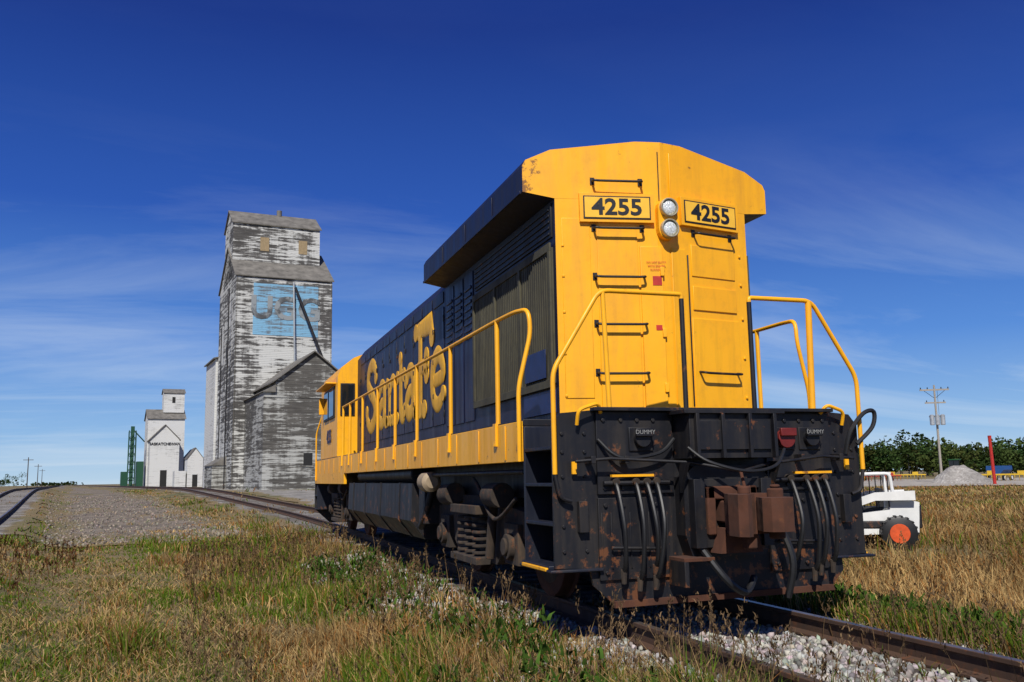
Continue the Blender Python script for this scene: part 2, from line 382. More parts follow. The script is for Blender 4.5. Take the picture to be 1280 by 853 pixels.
for z in (-.105,.105):
    hl.lathe_y([(.079,-.070),(.074,-.082),(.058,-.092),(.035,-.098),(.0005,-.101)],z,28,0,Mh)
    hl.lathe_y([(.094,-.050),(.094,-.100),(.088,-.106),(.080,-.104),(.077,-.068)],z,28,1,Mh)
hl.obj("headlights",[LAMP,CHR],LO)
nb=MB()
for x,zc in ((-.46,3.775),(.56,3.785)):
    Mx=FM(x,zc)
    nb.box(-.37,.37,-.045,.01,-.145,.145,0,Mx)
    nb.box(-.335,.335,-.051,-.046,-.115,.115,1,Mx)
    nb.box(-.322,.322,-.055,-.0515,-.102,.102,2,Mx)
    text("number_text","4255",.225,Mx@Matrix.Translation((0,-.058,-.003))@Matrix.Rotation(rad(90),4,'X'),TXT,LO,offset=.006,ext=.001,sx=1.12)
nb.obj("number_boards",[YEL,TXT,plain("board_yellow",(.90,.50,.04),.4,.08,bs=0)],LO,.012)
gi=MB()
def grab(xa,xb,z,so=.09,sag=.02):
    xc=(xa+xb)/2; Mx=FM(xc,z); w=(xb-xa)/2
    gi.tube(roundcorner([(-w,.01,sag),(-w,-so,sag*.2),(-w+.05,-so,0),(w-.05,-so,0),(w,-so,sag*.2),(w,.01,sag)],.025),.012,8,0,Mx)
    for sx in (-w,w): gi.box(sx-.022,sx+.022,-.008,.01,sag-.035,sag+.035,0,Mx)
for z in (4.03,3.56,3.08,2.62,2.15): grab(-.69,-.21,z)
for z in (3.56,2.17): grab(.36,.84,z)
gi.obj("grab_irons",[BLK],LO)
for i,t in enumerate(("DO NOT ENTER","WITH ENGINE","RUNNING")):
    text("warning_text",t,.027,FM(-.09,3.24-i*.036,.026)@Matrix.Rotation(rad(90),4,'X'),RED2,LO,ext=.0005)
dd=MB(); dd.box(-.045,.045,-.022,.0,-.045,.045,0,FM(-.085,3.06)); dd.box(-.03,.03,-.022,0,-.025,.025,0,FM(-.085,2.6)); dd.obj("warning_decals",[RED2],LO)
GL={'S':[[(.86,1.02),(.80,1.2),(.55,1.32),(.28,1.24),(.18,1.0),(.35,.80),(.65,.62),(.80,.38),(.66,.13),(.38,.07),(.14,.2),(.10,.4)]],
'a':[[(.14,.62),(.3,.78),(.52,.74),(.58,.55),(.58,.12),(.74,.06)],[(.55,.45),(.3,.42),(.15,.25),(.25,.08),(.45,.1),(.58,.25)]],
'n':[[(.04,.77),(.2,.77),(.2,.08)],[(.05,.06),(.36,.06)],[(.22,.6),(.4,.78),(.6,.7),(.66,.5),(.66,.08)],[(.52,.06),(.82,.06)]],
't':[[(.25,1.08),(.25,.25),(.36,.07),(.54,.16)],[(.03,.77),(.5,.77)]],
'F':[[(.27,.08),(.27,1.3)],[(.05,.06),(.5,.06)],[(.05,1.33),(.85,1.33),(.9,1.1)],[(.25,.72),(.62,.72)],[(.62,.86),(.62,.58)]],
'e':[[(.15,.42),(.66,.47),(.58,.70),(.4,.79),(.2,.68),(.13,.42),(.2,.16),(.42,.06),(.68,.2)]]}
RR={'S':.13,'a':.112,'n':.105,'t':.12,'F':.14,'e':.11}
lt=MB()
for sgn in (-1,1):
    Mf=Matrix.Translation((sgn*(HW+.014),0,0))@Matrix.Diagonal((.12,1,1,1))
    for ch,y0,w in (('S',12.1,1.4),('a',10.75,1.35),('n',9.72,1.25),('t',8.72,1.2),('a',8.12,1.25),('F',7.22,1.3),('e',6.22,1.22)):
        for st in GL[ch]:
            yy=(lambda x: y0-x*w) if sgn<0 else (lambda x: 18.1-(y0-x*w)-0.5)
            P3=[(0,yy(a),2.19+b*.99) for a,b in st]
            P3=smooth_pts(P3,5) if len(P3)>3 else [Vector(p) for p in P3]
            rr=[RR[ch]*(.92+.35*math.sin(3.1*k/max(1,len(P3)-1))) for k in range(len(P3))]
            lt.tube(P3,rr,12,0,Mf)
            for p,q in ((P3[0],rr[0]),(P3[-1],rr[-1])): lt.cyl(p+Vector((-.12,0,0)),p+Vector((.12,0,0)),q*1.12,q*1.05,14,0,Mf)
lt.obj("side_lettering",[LETY],LO)
# frame / deck / sill
fr=MB()
fr.box(-1.5,1.5,.72,17.75,1.655,1.715,1); fr.box(-1.14,1.14,.02,.72,1.655,1.715,1)
for s in (-1,1):
    x=sorted((s*1.45,s*1.512)); fr.box(*x,.74,12.2,1.34,1.70,0); fr.box(*x,12.2,17.6,1.12,1.70,0)
    x=sorted((s*1.0,s*1.12)); fr.box(*x,.4,17.4,1.0,1.6,1)
    for k in range(18): x=sorted((s*1.512,s*1.52)); fr.box(*x,1.2+k*.9,1.24+k*.9,1.36,1.68,0)
fr.box(-.98,.98,.3,17.4,.98,1.5,1)
fr.obj("frame_and_sill",[YEL,BLK],LO,.008)
# end sheet
es=MB()
out=[(-1.5,.47),(-1.5,1.62),(-1.42,1.72),(-1.14,1.745),(1.16,1.745),(1.42,1.72),(1.5,1.62),(1.5,.47),(1.24,.46),(1.25,.34),(1.12,.20),(-1.0,.17),(-1.17,.32),(-1.2,.46)]
es.prism(out,'y',0,.03,0)
es.prism([(-1.0,.19),(1.1,.22),(1.12,.17),(-1.0,.14)],'y',-.04,.02,2)
es.box(-1.12,-.42,-.03,-.002,1.05,1.73,0); es.box(.5,1.17,-.03,-.002,1.05,1.72,0)
es.box(-1.12,-.45,-.025,-.002,.36,1.02,0); es.box(.5,1.14,-.025,-.002,.36,1.02,0)
es.box(-1.16,1.18,-.10,.0,1.735,1.765,0)
for k in range(9):
    x=-1.1+k*.085
    if x<-.45: es.box(x,x+.012,-.036,-.03,.45,.9,0)
es.box(-.40,.44,-.30,-.002,1.33,1.70,0); es.box(-.46,.5,-.34,-.02,1.70,1.735,1)
es.box(-.32,.36,-.325,-.302,1.40,1.64,0)
for x in (-.36,-.12,.14,.38): es.box(x,x+.03,-.35,-.30,1.33,1.7,0)
es.prism([(-.34,.52),(-.40,.7),(-.40,1.18),(-.3,1.27),(.3,1.27),(.42,1.18),(.42,.7),(.36,.52)],'y',-.16,-.002,0)
es.box(-.30,.32,-.22,-.16,.60,.72,0); es.box(-.30,.32,-.22,-.16,1.08,1.16,0); es.box(-.36,-.26,-.26,-.16,.6,1.16,0); es.box(.28,.38,-.26,-.16,.6,1.16,0)
es.prism([(-.16,.0),(-.30,.0),(-.16,-.25)],'x',-.44,-.41,0,Matrix.Translation((0,0,1.3))); es.prism([(-.16,.0),(-.30,.0),(-.16,-.25)],'x',.43,.46,0,Matrix.Translation((0,0,1.3)))
for sx in (-1.06,-.9,-.75,-.6,.56,.7,.85,1.0,1.1):
    for z in (.42,.96,1.1,1.66): es.cyl((sx,-.045,z),(sx,-.02,z),.018,n=6,mi=0)
for z in (.6,.8,1.0,1.2,1.4,1.55):
    for sx in (-1.42,-1.22,1.24,1.42): es.cyl((sx,-.014,z),(sx,.0,z),.016,n=6,mi=0)
es.box(-.5,-.22,-.3,-.03,.50,.53,2); es.box(-.5,-.46,-.3,-.03,.30,.5,0)
es.box(-1.3,-1.22,-.06,0,.75,1.0,0); es.box(1.26,1.34,-.06,0,.75,1.0,0)
es.tube([(-1.35,-.12,1.32),(-1.05,-.14,1.34),(-.35,-.2,1.30),(0,-.4,1.22)],.014,8,1)
es.tube([(1.35,-.12,1.32),(1.0,-.14,1.34),(.4,-.2,1.28),(0.02,-.4,1.22)],.014,8,1)
es.tube([(.0,-.4,1.22),(0,-.46,1.05)],.014,8,2)
for x in (-1.2,-.9,.8,1.2): es.box(x-.02,x+.02,-.15,0,1.30,1.36,0)
for s in (-1,1):
    x0=.5 if s>0 else -1.08
    es.tube([(x0,-.06,1.14),(x0+.6,-.06,1.14)],.022,8,0); es.tube([(x0+.05,-.07,.62),(x0+.5,-.07,.60)],.014,8,0)
es.obj("rear_end_sheet",[BLK,BLK,RUST],LO,.008)
sw=MB()
for s in (-1,1):
    def bx(x0,x1,*r,mi=0): 
        x=sorted((s*x0,s*x1)); sw.box(*x,*r,mi)
    bx(1.15,1.5,.70,.74,.46,1.65); bx(1.13,1.15,.03,.74,.46,1.65)
    for z in (.46,.80,1.12,1.42): bx(1.15,1.54 if z<.5 else 1.5,.035,.70,z,z+.03)
    bx(1.10,1.56,-.06,.72,.44,.462,mi=0); bx(1.54,1.565,.05,.65,.445,.475,mi=1)
    bx(1.15,1.5,17.2,17.24,.46,1.1); bx(1.13,1.15,17.24,17.75,.46,1.65)
    for z in (.46,.80,1.12): bx(1.15,1.5,17.24,17.74,z,z+.03)
sw.obj("step_wells",[BLKB,YEL],LO,.006)
fe=MB(); fe.prism([(-1.5,.47),(-1.5,1.7),(1.5,1.7),(1.5,.47),(1.1,.1),(-1.1,.1)],'y',17.76,17.8,0); fe.box(-.3,.3,17.8,18.1,.7,1.2); fe.box(-.15,.15,18.0,18.5,.75,1.0); fe.obj("front_end_sheet",[BLK],LO,.01)
yr_=MB()
for s in (-1,1):
    xi=.28 if s<0 else .40
    yr_.tube(roundcorner([(s*1.50,-.045,1.22),(s*1.50,-.045,2.06),(s*1.06,-.045,2.76),(s*xi,-.045,2.76),(s*xi,-.045,2.70)],.09,5),.021,10,0)
    yr_.tube(roundcorner([(s*1.36,-.045,1.0),(s*1.46,-.045,1.03),(s*1.50,-.045,1.22)],.05),.018,8,1)
    yr_.cyl((s*1.0,-.045,1.74),(s*1.03,-.045,2.75),.021 if s<0 else .03,n=10)
    yr_.cyl((s*xi,-.045,1.74),(s*xi,-.045,2.72),.022,n=10,mi=1)
    yr_.tube(roundcorner([(s*1.54,.72,1.34),(s*1.54,.72,2.0),(s*1.42,.70,2.50),(s*1.43,.72,2.72),(s*1.47,1.0,2.74),(s*1.49,1.5,2.74),(s*1.49,12.6,2.74)],.10,4),.021,10,0)
    for y in (1.5,3.35,5.2,6.75,8.3,9.9,11.5,12.5): yr_.cyl((s*1.49,y,1.7),(s*1.49,y,2.74),.024,n=8); yr_.box(min(s*1.512,s*1.535),max(s*1.512,s*1.535),y-.04,y+.04,1.5,1.72); yr_.cyl((s*1.52,y,1.5),(s*1.49,y,1.75),.022,n=8)
    yr_.tube(roundcorner([(s*1.53,17.3,1.2),(s*1.53,17.3,2.4),(s*1.40,17.1,2.9),(s*1.35,16.9,2.9)],.1),.021,8,0)
    yr_.tube(roundcorner([(s*1.30,-.05,1.62),(s*1.30,-.09,1.74),(s*1.12,-.09,1.80),(s*1.08,-.04,1.72)],.05),.016,8,0)
    x=sorted((s*.62,s*1.0)); x=[v+(.12 if s>0 else -.02) for v in x]
    yr_.box(x[0],x[1],-.10,-.06,1.19,1.21); 
    yr_.box(s*1.33-.02,s*1.33+.02,-.05,-.03,1.22,1.32)
yr_.obj("handrails",[YEL,BLK],LO)
ho=MB()
for x0 in (-.80,-.70,-.61,.86,.95,1.05,-.98,.70):
    zb=.34+random.uniform(0,.12); o_=random.uniform(.10,.2); sx=random.uniform(-.05,.05)
    ho.tube(smooth_pts([(x0,-.02,1.16),(x0,-.11,1.10),(x0+sx*.4,-.12-o_*.6,.8),(x0+sx,-.10-o_*.5,zb+.1),(x0+sx*1.2,-.07-o_*.3,zb)],6),.019,8,0)
    ho.cyl((x0+sx*1.2,-.07-o_*.3,zb+.02),(x0+sx*1.3,-.06-o_*.3,zb-.09),.028,.02,8,1)
    ho.cyl((x0,-.02,1.16),(x0,-.10,1.15),.03,n=10,mi=1)
ho.tube(smooth_pts([(-.42,-.3,1.42),(-.3,-.42,1.3),(0,-.5,1.22),(.3,-.45,1.26),(.5,-.3,1.4)],6),.014,8,0)
ho.tube(smooth_pts([(-1.12,-.05,1.5),(-.95,-.12,1.35),(-.6,-.12,1.38),(-.44,-.1,1.5)],6),.016,8,0)
ho.tube(smooth_pts([(1.32,-.05,1.36),(1.36,-.08,1.55),(1.50,-.1,1.72),(1.62,-.1,1.74),(1.60,-.09,1.60),(1.45,-.05,1.45)],6),.02,8,0)
ho.tube(smooth_pts([(.45,-.08,.95),(.55,-.25,.5),(.52,-.2,.16)],6),.032,8,0)
ho.tube(smooth_pts([(-.3,-.2,.62),(-.15,-.35,.35),(.05,-.3,.24),(.2,-.2,.34)],6),.030,8,0)
ho.obj("air_hoses",[RUB,TRK],LO)
rc=MB()
for x,m in ((-.72,1),(.68,0),(.95,1)):
    rc.cyl((x,-.10,1.5),(x,-.02,1.5),.085 if m==0 else .07,n=18,mi=m); rc.box(x-.11,x+.11,-.045,-.02,1.40,1.6,m if m else 1); rc.box(x-.08,x+.08,-.13,-.1,1.52,1.59,m)
rc.obj("mu_receptacles",[REDM,BLK],LO,.006)
for x in (-.72,.95): text("dummy_text","DUMMY",.05,Matrix.Translation((x,-.134,1.555))@Matrix.Rotation(rad(90),4,'X'),GREYT,LO,ext=.0005)
# coupler
cpl=MB()
cpl.box(-.11,.11,-.45,-.1,.80,.98)
cpl.prism([(-.12,-.32),(-.18,-.48),(-.27,-.62),(-.29,-.80),(-.24,-.86),(-.18,-.82),(-.15,-.68),(-.07,-.60),(.02,-.55),(.16,-.58),(.24,-.5),(.16,-.32)],'z',.72,1.04)
cpl.prism([(.02,-.57),(-.01,-.66),(-.05,-.76),(-.02,-.84),(.06,-.88),(.17,-.85),(.25,-.74),(.27,-.58),(.18,-.5)],'z',.75,1.01)
cpl.cyl((.18,-.60,.68),(.18,-.60,1.08),.065,n=16); cpl.cyl((.18,-.60,1.08),(.18,-.60,1.11),.04,n=12); cpl.cyl((-.02,-.46,1.03),(-.02,-.46,1.10),.05,n=12)
cpl.prism([(-.2,.56),(-.14,.76),(.14,.76),(.2,.56)],'y',-.36,-.2); cpl.box(-.05,.05,-.52,-.44,.60,.74); cpl.box(-.24,.24,-.26,-.18,.99,1.10); cpl.box(-.24,-.16,-.26,-.18,.7,1.1); cpl.box(.16,.24,-.26,-.18,.7,1.1)
cpl.obj("coupler",[RUST],LO,.032,seg=3)
# cab
cb_=MB()
rp=[(-1.5,1.72),(-1.5,3.50),(-1.42,3.70),(-1.15,3.92),(-.6,4.14),(0,4.22),(.6,4.14),(1.15,3.92),(1.42,3.70),(1.5,3.50),(1.5,1.72)]
cb_.prism(rp,'y',13.4,16.5,0)
cb_.prism([(-.95,1.72),(-.95,3.0),(-.8,3.15),(.8,3.15),(.95,3.0),(.95,1.72)],'y',16.5,17.7,0)
cb_.obj("cab",[YEL],LO,.03)
cw=MB()
for s in (-1,1):
    def bx(x0,x1,*r,mi=0):
        x=sorted((s*x0,s*x1)); cw.box(*x,*r,mi)
    bx(1.12,1.44,13.375,13.4,2.62,3.34,mi=1); bx(1.15,1.41,13.365,13.39,2.65,3.31)
    for y in (13.8,14.8): bx(1.5,1.53,y,y+.9,2.60,3.32,mi=1); bx(1.5,1.54,y+.05,y+.85,2.65,3.27)
    bx(1.5,1.72,13.7,15.8,3.36,3.39,mi=2); bx(1.5,1.64,15.75,15.8,2.8,3.2,mi=2)
    bx(.2,.9,16.5,16.53,3.25,3.8)
cw.obj("cab_windows",[GLASS,BLK,YEL],LO,.006)
text("cab_number","4255",.42,Matrix.Translation((-1.515,14.8,2.2))@Matrix.Rotation(rad(-90),4,'Z')@Matrix.Rotation(rad(90),4,'X'),plain("navy_lettering",(.01,.015,.08)),LO,offset=.012)
rt=MB(); rt.cyl((0,8,4.2),(0,8,4.4),.2); rt.box(-.3,.3,9.2,10.4,4.2,4.34); rt.cyl((.2,14.9,4.1),(.2,15.4,4.32),.05,n=10); rt.box(.05,.17,.9,1.1,4.47,4.505); rt.cyl((.3,1.0,4.46),(.3,1.0,4.50),.02,n=8); rt.obj("roof_fittings",[BLK],LO,.01)
ft=MB(); ft.prism([(-1.44,1.14),(-1.46,.62),(-1.25,.36),(1.25,.36),(1.46,.62),(1.44,1.14)],'y',5.75,11.9,0)
for y in (6.6,8.2,9.8,11.2): ft.prism([(-1.455,1.15),(-1.475,.61),(-1.26,.345),(1.26,.345),(1.475,.61),(1.455,1.15)],'y',y,y+.06,0)
ft.cyl((-1.3,6.0,1.27),(-1.3,11.0,1.27),.11,n=16); ft.cyl((1.3,6.0,1.27),(1.3,11.0,1.27),.11,n=16)
ft.obj("fuel_tank",[BLK],LO,.02)
tk=MB()
for cy in (3.3,14.7):
    for ay in (cy-1.37,cy+1.37):
        for s in (-1,1):
            tk.tube([(s*.69,ay,.51),(s*.71,ay,.51),(s*.72,ay,.51),(s*.84,ay,.51)],[.545,.545,.51,.505],28,1)
            tk.cyl((s*.84,ay,.51),(s*.86,ay,.51),.38,.3,24,0)
            tk.cyl((s*1.0,ay,.51),(s*1.30,ay,.51),.15,.13,16,0); tk.box(*sorted((s*.98,s*1.24)),ay-.22,ay+.22,.33,.74,0)
            tk.cyl((s*1.30,ay,.51),(s*1.33,ay,.51),.09,n=12,mi=0)
        tk.cyl((-1,ay,.51),(1,ay,.51),.09,n=12)
    for s in (-1,1):
        P=[(-1.95,.62),(-1.95,.84),(-1.2,.90),(-.75,1.0),(.75,1.0),(1.2,.90),(1.95,.84),(1.95,.62),(1.65,.60),(1.65,.74),(1.08,.74),(1.02,.45),(.75,.28),(-.75,.28),(-1.02,.45),(-1.08,.74),(-1.65,.74),(-1.65,.60)]
        x=sorted((s*1.06,s*1.2)); tk.prism([(cy+a,b) for a,b in P],'x',*x,0)
        for k in (-.32,0,.32):
            for j in range(6): tk.cyl((s*1.25,cy+k,.36+j*.075),(s*1.25,cy+k,.395+j*.075),.10,n=14,mi=0)
        tk.box(*sorted((s*1.14,s*1.38)),cy-.55,cy+.55,.80,.90,0); tk.box(*sorted((s*1.14,s*1.38)),cy-.55,cy+.55,.26,.34,0)
        tk.cyl((s*1.28,cy-.75,.35),(s*1.28,cy-.95,1.05),.05,n=10,mi=0)
        tk.cyl((s*1.30,cy+.62,1.02),(s*1.30,cy+1.05,1.0),.13,n=16,mi=0); tk.cyl((s*1.30,cy-1.3,1.02),(s*1.30,cy-.9,1.02),.13,n=16,mi=0)
        for ay in (cy-.72,cy+.72,cy-2.05,cy+2.05): tk.box(*sorted((s*.7,s*.86)),ay-.06,ay+.06,.3,.75,0); tk.cyl((s*.9,ay,.3),(s*1.0,ay,.95),.03,n=8)
        tk.tube(smooth_pts([(s*1.35,cy-1.9,1.0),(s*1.36,cy-1.2,.78),(s*1.36,cy-.6,1.12),(s*1.3,cy-.2,1.2)],5),.022,8,0)
tk.obj("trucks_and_wheels",[TRK,RUST],LO,.01)
at=MB(); at.tube([(-1.42,4.62,1.16),(-1.42,4.66,1.16),(-1.42,4.95,1.16),(-1.42,5.0,1.16)],[.08,.13,.13,.08],18,0); at.obj("air_filter_cylinder",[TAN],LO)
pp=MB(); pp.tube([(-1.3,5.1,1.1),(-1.38,5.2,.7),(-1.38,5.45,.55)],.05,10); pp.tube([(-1.4,1.0,1.25),(-1.4,5.4,1.25)],.025,8); pp.box(-1.4,-1.1,5.15,5.5,.6,1.1); pp.obj("underframe_piping",[BLK],LO,.008)
# ------------------------------------------------------------------ grain elevators
def wood_mat(name,pc,wc,lo,hi,period=.16):
    m,nt,b=base_mat(name)
    n1=noise(nt,1.0,8,.76,(.6,.6,5.5)); n2=noise(nt,.22,4,.6); n3=noise(nt,2.2,6,.7,(.3,.3,2.5)); n4=noise(nt,1.1,6,.7,(1.2,1.2,.12))
    add=mop(nt,'ADD',n1,mul(nt,n2,.7)); add=mop(nt,'ADD',add,mul(nt,mop(nt,'SUBTRACT',n4,.5),.35))
    t=N(nt,'ShaderNodeTexCoord'); sp=N(nt,'ShaderNodeSeparateXYZ'); L(nt,t.outputs['Object'],sp.inputs[0])
    fr=N(nt,'ShaderNodeMath',operation='FRACT'); L(nt,mul(nt,sp.outputs[2],1/period),fr.inputs[0])
    fl=N(nt,'ShaderNodeMath',operation='FLOOR'); L(nt,mul(nt,sp.outputs[2],1/period),fl.inputs[0])
    wn=N(nt,'ShaderNodeTexWhiteNoise',noise_dimensions='1D'); L(nt,fl.outputs[0],wn.inputs['W'])
    add=mop(nt,'ADD',add,mul(nt,mop(nt,'SUBTRACT',wn.outputs['Value'],.5),.12))
    wood=mixn(nt,rng_(nt,n3,.35,.65),wc,tuple(x*2.1 for x in wc))
    col=mixn(nt,rng_(nt,add,lo,hi),wood,pc)
    line=rng_(nt,fr.outputs[0],.0,.22,.75,0)
    col=mixn(nt,line,col,(.03,.028,.025))
    L(nt,col,b.inputs['Base Color']); b.inputs['Roughness'].default_value=.85; bump(nt,b,fr.outputs[0],.5,.03); return m
WD=wood_mat("weathered_siding",(.62,.62,.59),(.055,.052,.049),.81,.89)
WD2=wood_mat("weathered_siding_bare",(.46,.46,.43),(.060,.056,.050),.85,.95)
WDB=wood_mat("faded_blue_sign",(.22,.46,.66),(.10,.12,.14),.76,.85)
WDL=wood_mat("sign_lettering",(.50,.55,.58),(.10,.11,.12),.79,.89)
WDW=wood_mat("white_siding",(.68,.68,.66),(.24,.24,.23),.62,.82)
SHG=plain("grey_shingles",(.14,.13,.115),.9,.4,1.5); BRD=plain("boarded_window",(.30,.22,.12),.8,.2)
DARK=plain("dark_opening",(.012,.012,.012),.8)
rzE=rad(7.4)
EL1=empty("grain_elevator",(-2.4,75.5,float(gz(-2,75))-.05),rzE)
def gable_x(b,x0,x1,y0,y1,z0,ze,zr,mi,mr,ov=.25):
    ym=(y0+y1)/2
    b.prism([(y0,z0),(y0,ze),(ym,zr),(y1,ze),(y1,z0)],'x',x0,x1,mi)
    sl=(zr-ze)/(ym-y0)
    for sg in (0,1):
        ya=y0-ov if sg==0 else y1+ov; za=ze-sl*ov
        b.add([(x0-ov,ya,za+.04),(x1+ov,ya,za+.04),(x1+ov,ym,zr+.04),(x0-ov,ym,zr+.04),(x0-ov,ya,za+.14),(x1+ov,ya,za+.14),(x1+ov,ym,zr+.14),(x0-ov,ym,zr+.14)],[(0,1,2,3),(4,5,6,7),(0,1,5,4),(1,2,6,5),(2,3,7,6),(3,0,4,7)],mr)
b=MB(); gable_x(b,0,8.6,0,10,-.4,18.9,22.4,0,1,.15); b.obj("tower",[WD,SHG],EL1)
b=MB(); gable_x(b,.0,8.0,2.6,7.4,19,24.4,26.0,0,1,.15); b.cyl((4.6,5,26),(4.6,5,26.6),.25,n=12,mi=1); b.obj("cupola",[WD,SHG],EL1)
b=MB()
b.box(2.45,3.25,2.56,2.6,21.9,23.2,0); b.box(6.0,6.8,2.56,2.6,21.9,23.2,0)
for x in (0,8.48): b.box(x,x+.12,-.03,-.001,-.4,18.85,2)
b.box(-.04,0,4,4.8,12,13,1); b.obj("windows",[BRD,DARK,WD2],EL1)
b=MB(); b.box(1.5,7.3,-.03,-.002,13.6,18.3,0); b.obj("faded_sign",[WDB],EL1)
text("sign_text","UGG",2.9,Matrix.Translation((4.4,-.05,16.0))@Matrix.Rotation(rad(90),4,'X'),WDL,EL1,offset=.08,ext=.01)
b=MB(); b.cyl((5.0,-.25,18.5),(5.2,-.25,11.2),.09,n=8,mi=0); b.cyl((5.1,-.5,18.0),(7.6,-.9,11.5),.12,n=8,mi=1); b.cyl((-.3,2,-.3),(-.3,2,18),.06,n=6,mi=1); b.cyl((-.3,6,-.3),(-.3,6,15),.05,n=6,mi=1)
b.obj("spouts",[STEEL,BLK],EL1)
def gable_y(b,x0,x1,y0,y1,z0,ze,zr,mi,mr,ov=.25):
    xm_=(x0+x1)/2; b.prism([(x0,z0),(x0,ze),(xm_,zr),(x1,ze),(x1,z0)],'y',y0,y1,mi); sl=(zr-ze)/(xm_-x0)
    for sg in (0,1):
        xa=x0-ov if sg==0 else x1+ov; za=ze-sl*ov
        b.add([(xa,y0-ov,za+.04),(xa,y1,za+.04),(xm_,y1,zr+.04),(xm_,y0-ov,zr+.04),(xa,y0-ov,za+.16),(xa,y1,za+.16),(xm_,y1,zr+.16),(xm_,y0-ov,zr+.16)],[(0,1,2,3),(4,5,6,7),(0,1,5,4),(1,2,6,5),(2,3,7,6),(3,0,4,7)],mr)
b=MB(); gable_y(b,1.9,8.0,-8.7,-.03,-.6,8.6,11.0,0,1); b.box(1.0,1.9,-8.69,-.03,-.6,7.7,0); b.prism([(.85,7.7),(1.9,8.3),(1.9,7.7)],'y',-8.9,-.03,1); b.box(8.0,9.2,-8.69,-.03,-.6,7.7,0); b.prism([(9.35,7.7),(8.0,8.3),(8.0,7.7)],'y',-8.9,-.03,1); b.obj("storage_annex",[WD2,SHG],EL1)
b=MB(); b.box(4.2,4.9,-8.74,-8.7,1.9,2.9,0); b.box(4.1,5.0,-8.76,-8.74,1.8,1.9,1); b.box(1.0,9.25,-8.75,-8.7,7.3,7.45,1); b.box(6.8,8.6,-8.74,-8.7,-.4,3.1,0); b.obj("annex_openings",[DARK,WD2],EL1)
b=MB(); gable_y(b,-.2,7.6,10.1,17,-.5,12.6,13.6,0,1); b.obj("rear_annex",[WDW,SHG],EL1)
b=MB(); b.box(-1.2,-.05,3,8,-.5,2.2,0); b.prism([(-1.3,2.2),(0,3.0),(0,2.2)],'y',2.9,8.1,1); b.obj("track_shed",[WD2,SHG],EL1)
E2=empty("grain_elevator",(-16.2,190,float(gz(-16,190))-.05),rzE)
b=MB(); gable_x(b,0,7.0,0,8,-.5,13.6,15.6,0,1); gable_x(b,3.0,7.0,2,6,15,19.0,19.9,0,1,.2); gable_y(b,0.2,5.6,-5,0,-.5,9.2,12.0,0,1); b.obj("tower",[WDW,SHG],E2)
b=MB(); b.box(4.6,5.2,1.95,2,17.0,18.2,0); b.box(2.2,3.4,-5.05,-5,0,3.2,0); b.box(7.05,11.0,0,7,-.5,5.2,1); b.prism([(7.05,5.2),(9.0,7.6),(11.1,5.2)],'y',-.2,7.2,1); b.obj("drive_shed",[DARK,plain("dark_tin",(.04,.04,.045),.6)],E2)
text("elevator_name","SASKATCHEWAN",.72,Matrix.Translation((2.9,-5.08,8.3))@Matrix.Rotation(rad(90),4,'X'),TXT,E2,offset=.02)
GRN=plain("green_steel",(.010,.06,.03),.5)
E3=empty("grain_dryer_tower",(-19.6,190,float(gz(-20,186))),rzE)
b=MB()
for x in (0,1.3):
    for y in (0,1.3): b.cyl((x,y,-.3),(x,y,11),.10,n=6)
for k in range(7):
    z=k*1.6
    for (a,c) in (((0,0),(1.3,0)),((1.3,0),(1.3,1.3)),((1.3,1.3),(0,1.3)),((0,1.3),(0,0))):
        b.cyl((*a,z),(*c,z+1.6),.06,n=5); b.cyl((*a,z),(*c,z),.06,n=5)
b.box(.3,1.0,.3,1.0,-.3,12,0); b.cyl((.6,.6,11.5),(3.0,2,9),.12,n=6); b.box(1.6,2.9,0,3,-.3,5,0); b.box(-1.2,-.1,0,2.5,-.3,3,0)
b.obj("frame",[GRN],E3)
e=empty("small_shed",(-7.6,150,float(gz(-8,150))-.05),rzE); b=MB(); gable_y(b,0,2.4,0,4,-.3,4.6,6.2,0,1,.1); b.box(.8,1.6,-.03,-.001,-.1,2,2); b.box(-1.9,-.2,0,3,-.3,2.6,0); b.obj("walls_and_roof",[WDW,SHG,DARK],e)
for k,(x,y) in enumerate(((-34,170),(-42,230),(-52,300))):
    e=empty("utility_pole",(x,y,float(gz(x,y)))); b=MB(); b.cyl((0,0,-.3),(0,0,5.5),.10,.07,8); b.box(-.8,.8,-.05,.05,5,5.1); b.obj("pole",[TIE],e)
# ------------------------------------------------------------------ right side objects
PW=plain("weathered_pole",(.30,.27,.23),.85,.2)
PP=empty("power_pole",(81.4,84.1,float(gz(81,84))),rad(-30)); b=MB(); b.cyl((0,0,-.5),(0,0,12),.17,.11,12)
b.box(-1.7,1.7,-.08,.08,11.3,11.5); b.box(-1.2,1.2,-.08,.08,9.7,9.88); b.obj("pole_and_crossarms",[PW],PP)
b=MB()
for x in (-1.6,-.8,.8,1.6): b.tube([(x,0,11.45),(x,0,11.55),(x,0,11.6),(x,0,11.72)],[.04,.09,.05,.07],10)
for x in (-1.0,1.0): b.tube([(x,0,9.85),(x,0,10.1)],[.07,.05],10)
b.obj("insulators",[GLASS],PP)
b=MB()
for x in (-.62,.0,.62): b.tube([(x,-.35,7.0),(x,-.35,7.05),(x,-.35,8.2),(x,-.35,8.3)],[.22,.28,.28,.15],16)
b.box(-.9,.9,-.15,-.1,8.0,8.15); b.obj("transformers",[STEEL],PP)
b=MB(); b.cyl((-1.2,0,11.3),(0,0,10.3),.03,n=5); b.cyl((1.2,0,11.3),(0,0,10.3),.03,n=5); b.cyl((.3,-.1,8.3),(.3,-.1,11.3),.02,n=5); b.obj("braces",[BLK],PP)
